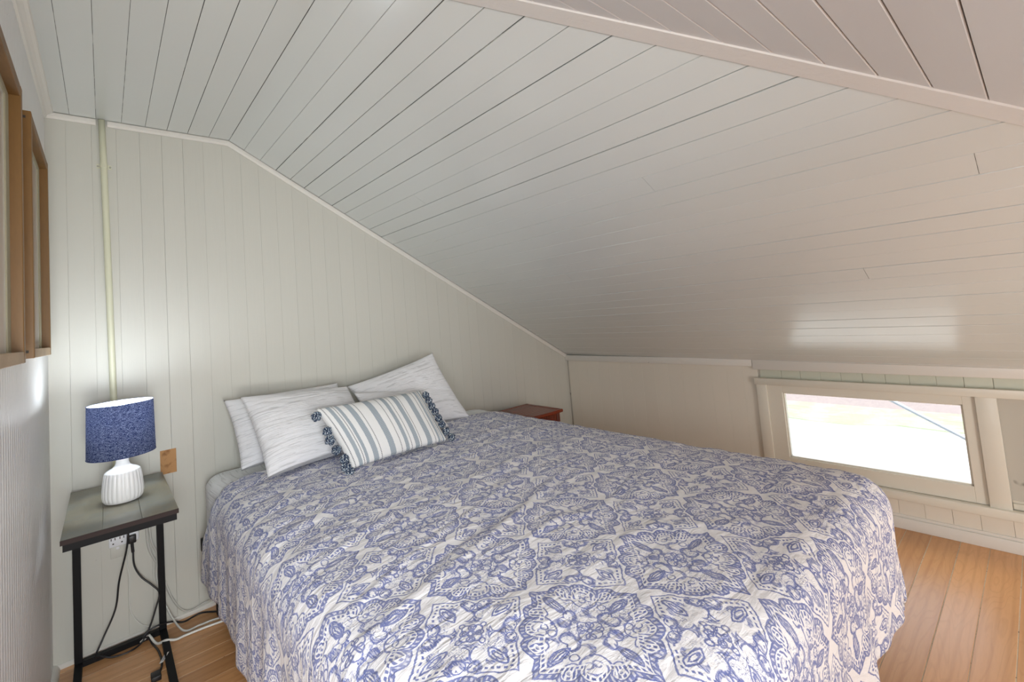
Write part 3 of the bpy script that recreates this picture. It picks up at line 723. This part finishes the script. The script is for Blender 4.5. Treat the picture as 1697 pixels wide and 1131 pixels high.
# ------------------------------------------------------------------ pillows
def pillow_grid(C, T, n=64, pinch=.045, seed=0, pw=2.4, wr=.013, ears=0.0, sag=0):
    TL, TR, BR, BL = [np.array(c, float) for c in C]
    s = np.linspace(0, 1, n); S, Tt = np.meshgrid(s, s, indexing='ij')
    Nn = np.cross(TR - TL, BL - TL); Nn /= np.linalg.norm(Nn)
    def base(S, Tt):
        a = np.abs(2 * S - 1); b = np.abs(2 * Tt - 1)
        S2 = .5 + (S - .5) * (1 - pinch * (1 - b ** 2.2)); T2 = .5 + (Tt - .5) * (1 - pinch * (1 - a ** 2.2))
        w = [(1 - S2) * (1 - T2), S2 * (1 - T2), S2 * T2, (1 - S2) * T2]
        return sum(wi[..., None] * c for wi, c in zip(w, (TL, TR, BR, BL)))
    a = np.abs(2 * S - 1); b = np.abs(2 * Tt - 1)
    f = (np.clip(1 - a ** pw, 0, 1) * np.clip(1 - b ** pw, 0, 1)) ** .5
    W_ = np.linalg.norm(TR - TL); H_ = np.linalg.norm(BL - TL)
    ww = fbm(S * W_ * 7, Tt * H_ * 11, seed, 3) * wr + fbm(S * W_ * 3 + 5, Tt * H_ * 3, seed + 5, 2) * wr * 1.5
    rad = np.clip(ridge(np.arctan2(Tt - .5, S - .5) * 3.2, np.hypot(S - .5, Tt - .5) * 1.5, seed + 9), 0, 1) * np.clip(np.hypot(a, b) - .75, 0, 1) * wr * 1.3
    B = base(S, Tt); f1 = f * T / 2
    front = B - Nn * 0 + Nn * (f1 + (ww + rad) * np.minimum(1, f * 2))[..., None]
    back = B - Nn * (f1 + (ww[::-1, ::-1]) * .6 * np.minimum(1, f * 2))[..., None]
    if sag: front[..., 2] -= sag * f; 
    uv = np.stack([S * W_, Tt * H_], -1)
    return front, back, uv
def pillow(name, C, T, mat, label, cat, parent=None, group=None, **kw):
    A, B, uv = pillow_grid(C, T, **kw)
    n = A.shape[0]
    P = np.concatenate([A, B[:, ::-1][:, 1:]], 1); uv2 = np.concatenate([uv, (uv[:, ::-1] + [0, .8])[:, 1:]], 1)
    o = grid_mesh(name, P, mat, parent, uv2)
    bm = bmesh.new(); bm.from_mesh(o.data); bmesh.ops.remove_doubles(bm, verts=bm.verts, dist=.0004); bmesh.ops.recalc_face_normals(bm, faces=bm.faces); bm.to_mesh(o.data); bm.free(); o.data.shade_smooth()
    if label: tag(o, label, cat, group)
    return o
ZB = .668
pillow('pillow', [(.470, 2.84, 1.050), (1.075, 2.83, 1.045), (1.09, 2.66, ZB + .06), (.50, 2.64, ZB + .05)], .15, M_pillow,
       'white pillow leaning on the wall at the left, behind another', 'pillow', seed=3, pinch=.05)
pillow('pillow', [(.515, 2.67, 1.075), (1.075, 2.68, 1.035), (1.13, 2.43, ZB + .07), (.555, 2.37, ZB + .055)], .165, M_pillow,
       'front left white pillow beside the striped cushion, above the duvet edge', 'pillow', seed=14, pinch=.05)
pillow('pillow', [(1.130, 2.82, 1.015), (1.745, 2.80, 1.150), (1.87, 2.57, ZB + .03), (1.20, 2.60, ZB + .05)], .155, M_pillow,
       'right white pillow with one pointed corner standing up high', 'pillow', seed=25, pinch=.07)
pillow('pillow', [(1.10, 2.655, .995), (1.56, 2.64, .935), (1.60, 2.43, ZB + .05), (1.15, 2.41, ZB + .06)], .10, M_pillow,
       'low white pillow mostly hidden behind the striped cushion', 'pillow', seed=36, pinch=.05)

# striped lumbar cushion
def stripe_mat():
    M = Mat('woven_stripe_cotton', (.78, .78, .76), .92, spec=.1); E.T = M.t
    uvn = M.n('ShaderNodeUVMap'); uvn.uv_map = 'cloth'; sp = M.n('ShaderNodeSeparateXYZ'); M.l(uvn.outputs[0], sp.inputs[0])
    u, v = E(sp.outputs[0]), E(sp.outputs[1]); WD = .585
    blue = [.050, .095, .165, .275, .365, .452, .545, .635, .845, .930]; bw = [.016, .012, .022, .026, .014, .012, .020, .030, .014, .012]
    blue = [.085, .150, .235, .405, .555, .660, .795, .905, .955]; bw = [.016, .013, .024, .028, .018, .022, .027, .012, .009]
    dark = [.035, .120, .290, .495, .600, .700, .865, .930, .985]
    db = emin(*[eabs(u * (1 / WD) - c) - w for c, w in zip(blue, bw)]); dd_ = emin(*[eabs(u * (1 / WD) - c) - .0042 for c in dark])
    w1 = E.op('SINE', v * 1400.0); nz = E(M.noise(uvn.outputs[0], 160, 2))
    fb = ramp01(db + (nz - .5) * .006, -.001, .002) * (ramp01(w1, -.6, .8) * .35 + .65)
    fd = ramp01(dd_, -.001, .0012) * ramp01(E.op('SINE', v * 900.0), -.3, .5)
    c = M.mix(fb.k, (.76, .76, .75), rgb(140, 152, 162)); c = M.mix(fd.k, c, rgb(44, 46, 58)); M.base(c)
    mp = M.n('ShaderNodeMapping'); mp.inputs['Scale'].default_value = (300, 300, 1); M.l(uvn.outputs[0], mp.inputs[0])
    M.bump(M.noise(mp.outputs[0], 1, 2), .5, .0015); return M.m
Mp = Mat('speckled_yarn', (.1, .12, .18), 1)
yn = Mp.noise(Mp.coord('Object'), 190, 2)
Mp.base(Mp.ramp(yn, [(.40, rgb(30, 38, 62)), (.48, rgb(70, 88, 112)), (.55, rgb(150, 165, 175)), (.62, rgb(215, 215, 212))], 'CONSTANT'))
CC = [(.770, 2.335, 1.000), (1.355, 2.335, .988), (1.375, 2.12, .742), (.862, 2.150, .728)]
cush = pillow('striped_cushion', CC, .115, stripe_mat(), 'small lumbar cushion with grey blue stripes and pompoms on both ends', 'cushion', seed=47, pinch=.035, wr=.006)
TL, TR, BR, BL = [Vector(c) for c in CC]
def pompom(center, r, seed):
    R_ = random.Random(seed); bm = bmesh.new(); bmesh.ops.create_icosphere(bm, subdivisions=3, radius=1)
    for v in bm.verts: v.co *= r * (1 + R_.uniform(-.24, .22))
    me = bpy.data.meshes.new('pompom'); bm.to_mesh(me); bm.free(); me.materials.append(Mp.m)
    o = bpy.data.objects.new('pompom', me); COL.objects.link(o); o.location = center; o.parent = cush; return o
for i, t in enumerate([.10, .36, .50, .66, .82, .93, 1.02]):
    e = TL.lerp(BL, t); pompom(e + Vector((-.014 + .008 * math.sin(i * 2), -.008, -.004)), .0215, i)
for i, t in enumerate([.10, .22, .34, .46, .58, .70, .84, .97]):
    e = TR.lerp(BR, t); pompom(e + Vector((.016 + (.012 if i == 7 else 0), -.004, 0)), .0195, 20 + i)
bpy.context.view_layer.update()

# ------------------------------------------------------------------ C-shaped side table and lamp
def tabletop_mat():
    M = Mat('grey_brown_stained_top', rgb(112, 106, 92), .36, spec=.35)
    v = M.coord('Object', (9, 3, 9)); n = M.noise(v, 2.0, 4, .6, 1.2); n2 = M.noise(M.coord('Object', (1, 1, 1)), 7, 3, .6, .6)
    c = M.mix(n, rgb(106, 102, 88), rgb(136, 130, 110)); c = M.mix(M.ramp(n2, [(.45, (0, 0, 0)), (.7, (.7, .7, .7))]), c, rgb(108, 118, 120))
    M.base(c); M.bump(n, .15, .001); return M.m
TBX0, TBX1, TBY0, TBY1, TBZ = -.128, .203, 2.213, 2.880, .750
tbl = tag(empty('side_table', (.04, 2.55, 0)), 'narrow black metal side table with worn grey brown wooden top', 'table')
kids = []
Mt = tabletop_mat(); Me = Mat('dark_stained_edge', rgb(50, 38, 36), .6, spec=.25).m
w3_ = (TBX1 - TBX0) / 3
for i in range(3):
    o = box('plank', (TBX0 + i * w3_ + .0003, TBY0 + .004, TBZ - .016), (TBX0 + (i + 1) * w3_ - .0003, TBY1, TBZ), Mt, None, .0012, 1); kids.append(o)
kids.append(box('front_edge', (TBX0, TBY0, TBZ - .0165), (TBX1, TBY0 + .0038, TBZ - .0005), Me))
mb = MB(); q = .024
mb.box((TBX0 + .006, TBY0 + .006, TBZ - .017 - q), (TBX1 - .006, TBY0 + .006 + q, TBZ - .017)); mb.box((TBX0 + .006, TBY0 + .03, TBZ - .017 - q), (TBX0 + .006 + q, TBY1 - .001, TBZ - .017))
mb.box((TBX1 - .006 - q, TBY0 + .03, TBZ - .017 - q), (TBX1 - .006, TBY1 - .001, TBZ - .017)); mb.box((TBX0 + .03, TBY1 - .005 - q, TBZ - .017 - q), (TBX1 - .03, TBY1 - .005, TBZ - .017))
kids.append(mb.build('frame', M_black))
for x in (TBX0 + .001, TBX1 - .03): kids.append(box('post', (x, 2.868, .022), (x + .027, 2.895, TBZ - .042), M_black))
kids.append(box('floor_bar', (TBX0 + .028, 2.868, .0), (TBX1 - .03, 2.895, .024), M_black, None, .001, 1))
for x in (TBX0 + .001, TBX1 - .03): kids.append(box('foot', (x, 2.24, 0), (x + .027, 2.895, .022), M_black, None, .001, 1))
for k in kids: adopt(tbl, k)

LX, LY, LZ = .046, 2.535, .7505
lamp = tag(empty('table_lamp', (LX, LY, LZ)), 'lit table lamp with navy drum shade and white ribbed ceramic base', 'lamp')
Mc = Mat('white_glazed_ceramic', (.80, .80, .80), .22).m
def rib(r, z, a):
    k = max(0, min(1, (z - .004) / .01)) * (1 if z < .116 else .25 if z < .132 else 0)
    return r * (1 - .035 * k * (1 - abs(math.sin(a * 13))))
prof = [(0, 0), (.050, 0), (.060, .003), (.066, .012), (.0695, .03), (.069, .055), (.066, .085), (.063, .108), (.059, .120), (.050, .1275), (.036, .134), (.026, .142), (.0215, .155), (.021, .170), (.024, .180), (0, .181)]
def resamp(p, n):
    out = []
    for i in range(len(p) - 1):
        for k in range(n): t = k / n; out.append((p[i][0] * (1 - t) + p[i + 1][0] * t, p[i][1] * (1 - t) + p[i + 1][1] * t))
    return out + [p[-1]]
v, f = lathe(resamp(prof, 3), 208, rib); base_ = mesh_obj('base', v, f, Mc, lamp, True)
v, f = lathe([(.0, .18), (.009, .18), (.009, .235), (.016, .24), (.016, .312), (.012, .316), (0, .316)], 20); mesh_obj('socket', v, f, Mat('socket_white', (.8, .8, .78), .4).m, lamp, True)
Ms = Mat('navy_linen_shade', rgb(30, 52, 104), .9, spec=.1)
v_ = Ms.coord('Object', (1, 1, 1)); mpx = Ms.n('ShaderNodeMapping'); mpx.inputs['Scale'].default_value = (90, 90, 620); tc = Ms.n('ShaderNodeTexCoord'); Ms.l(tc.outputs['Object'], mpx.inputs[0])
wn = Ms.noise(mpx.outputs[0], 1, 3, .7); wn2 = Ms.noise(v_, 420, 2)
cc = Ms.mix(Ms.ramp(Ms.math('MULTIPLY', Ms.math('ADD', wn, wn2), .5), [(.45, (0, 0, 0)), (.60, (1, 1, 1))]), rgb(18, 34, 78), rgb(132, 142, 168))
Ms.base(cc); trn = Ms.n('ShaderNodeBsdfTranslucent'); Ms.l(Ms.mix(1.0, cc, (.95, .97, 1.0), 'MULTIPLY'), trn.inputs[0]); mx = Ms.n('ShaderNodeMixShader'); mx.inputs[0].default_value = .2
Ms.l(Ms.p.outputs[0], mx.inputs[1]); Ms.l(trn.outputs[0], mx.inputs[2]); Ms.l(mx.outputs[0], Ms.out.inputs[0])
R0, R1, S0, S1 = .110, .1135, .188, .398
v, f = lathe(resamp([(R1, S0), (R0, S1)], 6), 72); sh = mesh_obj('lamp_shade', v, f, Ms.m, lamp, True)
Mli = Mat('shade_liner_white', (.86, .87, .88), .8); trn = Mli.n('ShaderNodeBsdfTranslucent'); trn.inputs[0].default_value = (.8, .82, .9, 1); mx = Mli.n('ShaderNodeMixShader'); mx.inputs[0].default_value = .35
Mli.l(Mli.p.outputs[0], mx.inputs[1]); Mli.l(trn.outputs[0], mx.inputs[2]); Mli.l(mx.outputs[0], Mli.out.inputs[0])
v, f = lathe([(R1 - .0016, S0), (R0 - .0016, S1)], 72); lin = mesh_obj('shade_liner', v, f, Mli.m, lamp, True)
Mrg = Mat('shade_ring_navy', rgb(36, 56, 110), .8).m
for RR, SS in ((R1, S0), (R0, S1)):
    v1, f1 = tube([Vector((RR * math.cos(t * math.pi / 36), RR * math.sin(t * math.pi / 36), SS)) for t in range(73)], .0012, 6, False); mesh_obj('shade_ring', v1, f1, Mrg, lamp, True)
mb = MB()
for k in range(3):
    a = k * 2.0944 + .4; v1, f1 = tube([Vector((.014 * math.cos(a), .014 * math.sin(a), .262)), Vector((R0 * math.cos(a), R0 * math.sin(a), .275)), Vector((R0 * math.cos(a), R0 * math.sin(a), .276))], .0012, 6); mb.add(v1, f1)
mb.build('spider', Mat('spider_steel', (.6, .6, .6), .3, 1).m, lamp, True)
Mb = Mat('lit_bulb', (1, 1, 1), .5); Mb.p.inputs['Emission Color'].default_value = (.86, .93, 1, 1); Mb.p.inputs['Emission Strength'].default_value = 140
v, f = lathe([(0, .290), (.012, .292), (.016, .305), (.025, .322), (.029, .340), (.026, .356), (.016, .367), (.0, .3705)], 24); v = [(p_[0], p_[1], p_[2] + .026) for p_ in v]; bulb = mesh_obj('bulb', v, f, Mb.m, lamp, True)

# ------------------------------------------------------------------ red stained nightstand in the far corner
ns = tag(empty('nightstand', (2.53, 2.69, 0)), 'red brown slatted wooden nightstand in the corner beyond the bed', 'nightstand')
NX0, NX1, NY0, NY1, NZ = 2.36, 2.690, 2.485, 2.895, .610
kids = []
kids.append(box('top_frame', (NX1 - .04, NY0 + .03, NZ - .024), (NX1, NY1 - .03, NZ), M_redv, None, .005))
kids.append(box('top_frame', (NX0, NY0 + .03, NZ - .024), (NX0 + .04, NY1 - .03, NZ), M_redv, None, .005))
kids.append(box('top_frame', (NX0, NY1 - .030, NZ - .024), (NX1, NY1, NZ), M_redwood, None, .005)); kids.append(box('top_frame', (NX0, NY0, NZ - .024), (NX1, NY0 + .030, NZ), M_redwood, None, .008, 4))
nsl = 9; dy = (NY1 - NY0 - .06) / nsl
for i in range(nsl): kids.append(box('slat', (NX0 + .04, NY0 + .03 + i * dy + .0006, NZ - .016), (NX1 - .04, NY0 + .03 + (i + 1) * dy - .0006, NZ - .0015), M_redwood, None, .0015, 1))
for (x, y) in [(NX0 + .02, NY0 + .02), (NX1 - .055, NY0 + .02), (NX0 + .02, NY1 - .05), (NX1 - .055, NY1 - .05)]:
    kids.append(MB().hexa([(x, y, 0), (x + .03, y, 0), (x + .03, y + .03, 0), (x, y + .03, 0), (x, y, NZ - .026), (x + .034, y, NZ - .026), (x + .034, y + .032, NZ - .026), (x, y + .032, NZ - .026)]).build('leg', M_redv, bevel=.004))
for i in range(12):
    x0 = NX0 + .054 + i * (NX1 - NX0 - .11) / 12; kids.append(box('panel_slat', (x0 + .0008, NY0 + .026, .20), (x0 + (NX1 - NX0 - .11) / 12 - .0008, NY0 + .036, NZ - .026), M_redv, None, .0015, 1))
kids.append(box('side_panel', (NX1 - .045, NY0 + .05, .20), (NX1 - .035, NY1 - .05, NZ - .026), M_redv)); kids.append(box('side_panel', (NX0 + .03, NY0 + .05, .20), (NX0 + .04, NY1 - .05, NZ - .026), M_redv))
kids.append(box('shelf', (NX0 + .03, NY0 + .036, .20), (NX1 - .035, NY1 - .03, .212), M_redwood))
for k in kids: adopt(ns, k)

# ------------------------------------------------------------------ wooden box frames on the left wall
Mq = Mat('glazed_white_panel', (.74, .75, .72), .5); Mq.p.inputs['Coat Weight'].default_value = 1; Mq.p.inputs['Coat Roughness'].default_value = .03; Mm = Mq.m
Mlip = Mat('olive_grey_mount', rgb(158, 152, 128), .7).m
def wall_frame(y0, y1, z0, z1, xf, w, label, nail=True):
    root = tag(empty('box_frame', (XL, (y0 + y1) / 2, z0)), label, 'frame')
    x0 = XL + .002; K_ = []
    K_.append(box('stile', (x0, y0, z0), (xf, y0 + w, z1), M_frame, None, .0015, 1)); K_.append(box('stile', (x0, y1 - w, z0), (xf, y1, z1), M_frame, None, .0015, 1))
    K_.append(box('rail', (x0, y0 + w, z1 - w), (xf - .0005, y1 - w, z1), M_frame, None, .0015, 1)); K_.append(box('rail', (x0, y0 + w, z0), (xf - .0005, y1 - w, z0 + w), M_framepale, None, .0015, 1))
    K_.append(box('panel', (x0 + .001, y0 + w, z0 + w), (x0 + .012, y1 - w, z1 - w), Mm))
    mb = MB(); g = .055
    mb.box((x0 + .012, y0 + w, z0 + w), (x0 + .015, y0 + w + g, z1 - w)); mb.box((x0 + .012, y1 - w - g, z0 + w), (x0 + .015, y1 - w, z1 - w))
    mb.box((x0 + .012, y0 + w + g, z1 - w - .02), (x0 + .015, y1 - w - g, z1 - w))
    K_.append(mb.build('mount', Mlip))
    if nail:
        for z in (z0 + .02, z1 - .02):
            K_.append(box('nail_hole', (x0 + .020, y0 - .0006, z - .004), (x0 + .026, y0 + .001, z + .004), M_dark))
    for k in K_: adopt(root, k)
    return root
wall_frame(1.935, 2.49, 1.374, 2.125, -.158, .028, 'deep wooden box frame around a white panel, hung nearer the room corner')
wall_frame(1.20, 1.735, 1.366, 2.105, -.158, .030, 'deep wooden box frame around a white panel, cut off by the left photo edge')

# ------------------------------------------------------------------ conduit, patch, outlets
con = tag(empty('conduit', (.012, by(.012), .55)), 'thin yellowed conduit pipe running up the back wall behind the lamp', 'conduit')
pts = [Vector((.0085, by(0) - .016, 2.504)), Vector((.013, by(0) - .016, 2.27)), Vector((.022, by(0) - .016, 1.6)), Vector((.030, by(0) - .016, .9)), Vector((.034, by(0) - .016, .512))]
v, f = tube(pts, .0135, 14); pipe = mesh_obj('pipe', v, f, M_pipe, None, True)
mb = MB(); mb.box((-.014, by(0) - .004, 2.262), (.042, by(0) - .001, 2.281)); v, f = tube([Vector((.0133, by(0) - .016, 2.262)), Vector((.0132, by(0) - .016, 2.281))], .0155, 14); mb.add(v, f)
strap = mb.build('strap', M_pipe)
K_ = [pipe, strap]
for x in (-.009, .037):
    v, f = tube([Vector((x, by(0) - .009, 2.271)), Vector((x, by(0) - .003, 2.271))], .0045, 8); K_.append(mesh_obj('screw', v, f, Mat('screw_steel', (.35, .34, .3), .4, .8).m))
for k in K_: adopt(con, k)
Mpt = Mat('bare_brown_board', rgb(176, 134, 88), .8); pv = Mpt.coord('Object', (1, 1, 1))
Mpt.base(Mpt.mix(Mpt.ramp(Mpt.noise(pv, 26, 3, .6), [(.5, (0, 0, 0)), (.68, (1, 1, 1))]), rgb(182, 138, 92), rgb(138, 96, 58)))
mb = MB().hexa([(PX0 - .004, by(PX0) + .0075, PZ0 - .004), (PX1 + .004, by(PX1) + .0075, PZ0 - .004), (PX1 + .004, by(PX1) + .0075, PZ1 + .004), (PX0 - .004, by(PX0) + .0075, PZ1 + .004),
                (PX0 - .004, by(PX0) + .003, PZ0 - .004), (PX1 + .004, by(PX1) + .003, PZ0 - .004), (PX1 + .004, by(PX1) + .003, PZ1 + .004), (PX0 - .004, by(PX0) + .003, PZ1 + .004)])
tag(mb.build('wall_patch', Mpt.m), 'small bare brown rectangle of unpainted board on the back wall', 'patch')
Mpl = Mat('white_outlet_plastic', (.78, .79, .82), .35).m
def wbox(name, x0, x1, z0, z1, d0, d1, mat, bevel=.002): return MB().hexa([(x0, by(x0) - d0, z0), (x1, by(x1) - d0, z0), (x1, by(x1) - d0, z1), (x0, by(x0) - d0, z1), (x0, by(x0) - d1, z0), (x1, by(x1) - d1, z0), (x1, by(x1) - d1, z1), (x0, by(x0) - d1, z1)]).build(name, mat, bevel=bevel)
out = tag(empty('wall_outlet', (.025, by(0), .47)), 'white two socket outlet on the back wall under the side table', 'outlet')
K_ = [wbox('cover', -.004, .062, .447, .503, 0, .020, Mpl, .004)]
for x in (.012, .044):
    for dx in (-.007, .007): K_.append(wbox('slot', x + dx - .0017, x + dx + .0017, .478, .489, .0196, .0206, M_dark, 0))
    K_.append(wbox('slot', x - .003, x + .003, .460, .466, .0196, .0206, M_dark, 0))
for k in K_: adopt(out, k)
jb = tag(empty('cover_plate', (.024, by(0), .42)), 'flat painted cover plate just below the white outlet', 'plate')
K_ = [wbox('plate', .002, .052, .392, .445, 0, .006, M_wallback, .0015), wbox('latch', .022, .034, .430, .440, .006, .009, Mpl, .001)]
for k in K_: adopt(jb, k)
adp = tag(empty('plug_adapter', (.09, by(0), .48)), 'rounded white plug adapter right of the outlet', 'adapter')
K_ = [wbox('body', .066, .108, .448, .508, 0, .026, Mpl, .009), wbox('face', .070, .104, .456, .500, .026, .028, Mpl, .0006)]
for k in K_: adopt(adp, k)

# ------------------------------------------------------------------ cords
Mk = Mat('black_cord_rubber', (.010, .010, .012), .4).m; Mwc = Mat('white_cord_vinyl', (.72, .72, .68), .4); Mwc.p.inputs['Subsurface Weight'].default_value = 0
Mgc = Mat('clear_grey_cord', (.56, .56, .52), .3).m
V_ = Vector
cord = tag(empty('lamp_cord', (.06, 2.89, .0)), 'black cord from the side table looping on the floor to the adapter', 'cord')
K_ = [cable('cord', [V_((.072, 2.862, .70)), V_((.070, 2.870, .56)), V_((.060, 2.88, .44)), V_((.030, 2.895, .30)), V_((.014, 2.90, .18)), (-.030, 2.89, .08), (-.056, 2.86, .032), (-.040, 2.845, .027), (.0, 2.83, .010), (.06, 2.826, .006), (.105, 2.85, .012), (.135, 2.858, .06), (.160, 2.866, .13), (.176, 2.872, .19), (.150, 2.88, .235), (.110, 2.895, .285), (.086, 2.902, .345), (.083, 2.905, .42)], .0038, Mk),
      cable('plug_neck', [V_((.083, 2.905, .405)), V_((.081, 2.905, .43)), V_((.080, 2.905, .452))], .0062, Mk), wbox('plug', .066, .096, .450, .486, .028, .052, Mk, .004)]
for k in K_: adopt(cord, k)
loop = tag(empty('extension_cord', (.14, 2.75, 0)), 'black floor cord with a paper tag beside the table foot', 'cord')
K_ = [cable('cord', [(.50, 2.80, .006), (.415, 2.848, .006), (.342, 2.906, .006), (.270, 2.89, .006), (.225, 2.885, .03), (.175, 2.86, .052), (.125, 2.855, .045), (.110, 2.845, .03), (.128, 2.835, .027), (.142, 2.80, .006), (.155, 2.739, .006), (.162, 2.66, .006), (.160, 2.60, .006), (.148, 2.55, .006)], .0042, Mk),
      box('connector', (.118, 2.505, .002), (.152, 2.553, .022), Mk, None, .003)]
tg = MB().box((-.005, -.028, -.0004), (.011, .028, .0004)).build('tag', Mat('tag_paper', (.78, .78, .76), .6).m, None); tg.rotation_euler = (.1, -.3, -.5); tg.location = (.168, 2.628, .018)
for zz in range(5):
    s_ = MB().box((-.0008, -.017, .0005), (.0004, .012, .0007)).build('print_line', Mat('tag_print', (.2, .2, .25), .7).m, tg) if zz < 3 else None
    if s_: s_.location = (.0005 + zz * .0032, 0, 0)
K_.append(tg)
for k in K_: adopt(loop, k)
tag(cable('white_cord', [(.100, 2.86, .008), (.128, 2.85, .028), (.135, 2.835, .027), (.156, 2.786, .010), (.188, 2.752, .024), (.225, 2.75, .010), (.264, 2.757, .007), (.352, 2.75, .007), (.45, 2.735, .007), (.55, 2.72, .007)], .0055, Mwc.m), 'thick white cord curving over the floor toward the bed', 'cord')
tag(cable('speaker_wire', [(.134, by(.1) - .03, .66), (.136, by(.1) - .03, .51), (.144, by(.1) - .025, .39), (.184, by(.1) - .02, .28), (.222, by(.2) - .02, .14), (.262, by(.2) - .015, .055), (.305, by(.3) - .018, .028), (.375, by(.3) - .018, .040), (.45, by(.4) - .03, .045), (.55, by(.4) - .03, .05)], .0032, Mgc, flat=1.8), 'clear grey flat wire hanging down the wall and along the baseboard', 'wire')
tag(cable('speaker_wire', [(.140, by(.1) - .045, .66), (.150, by(.1) - .045, .45), (.174, by(.1) - .04, .355), (.168, by(.1) - .04, .255), (.196, by(.2) - .05, .13), (.226, 2.86, .05), (.262, 2.80, .008), (.32, 2.795, .006), (.38, 2.79, .006), (.46, 2.765, .006)], .0032, Mgc, flat=1.6), 'clear grey flat wire reaching the floor beside the thick white cord', 'wire')
tag(cable('thin_wire', [(.082, by(.1) - .012, .45), (.060, by(.1) - .008, .36), (.068, by(.1) - .008, .28), (.066, by(.1) - .008, .152), (.085, by(.1) - .010, .09), (.112, by(.1) - .012, .050), (.150, by(.1) - .014, .022)], .0018, Mwc.m), 'thin white wire on the wall between the black cords', 'wire')
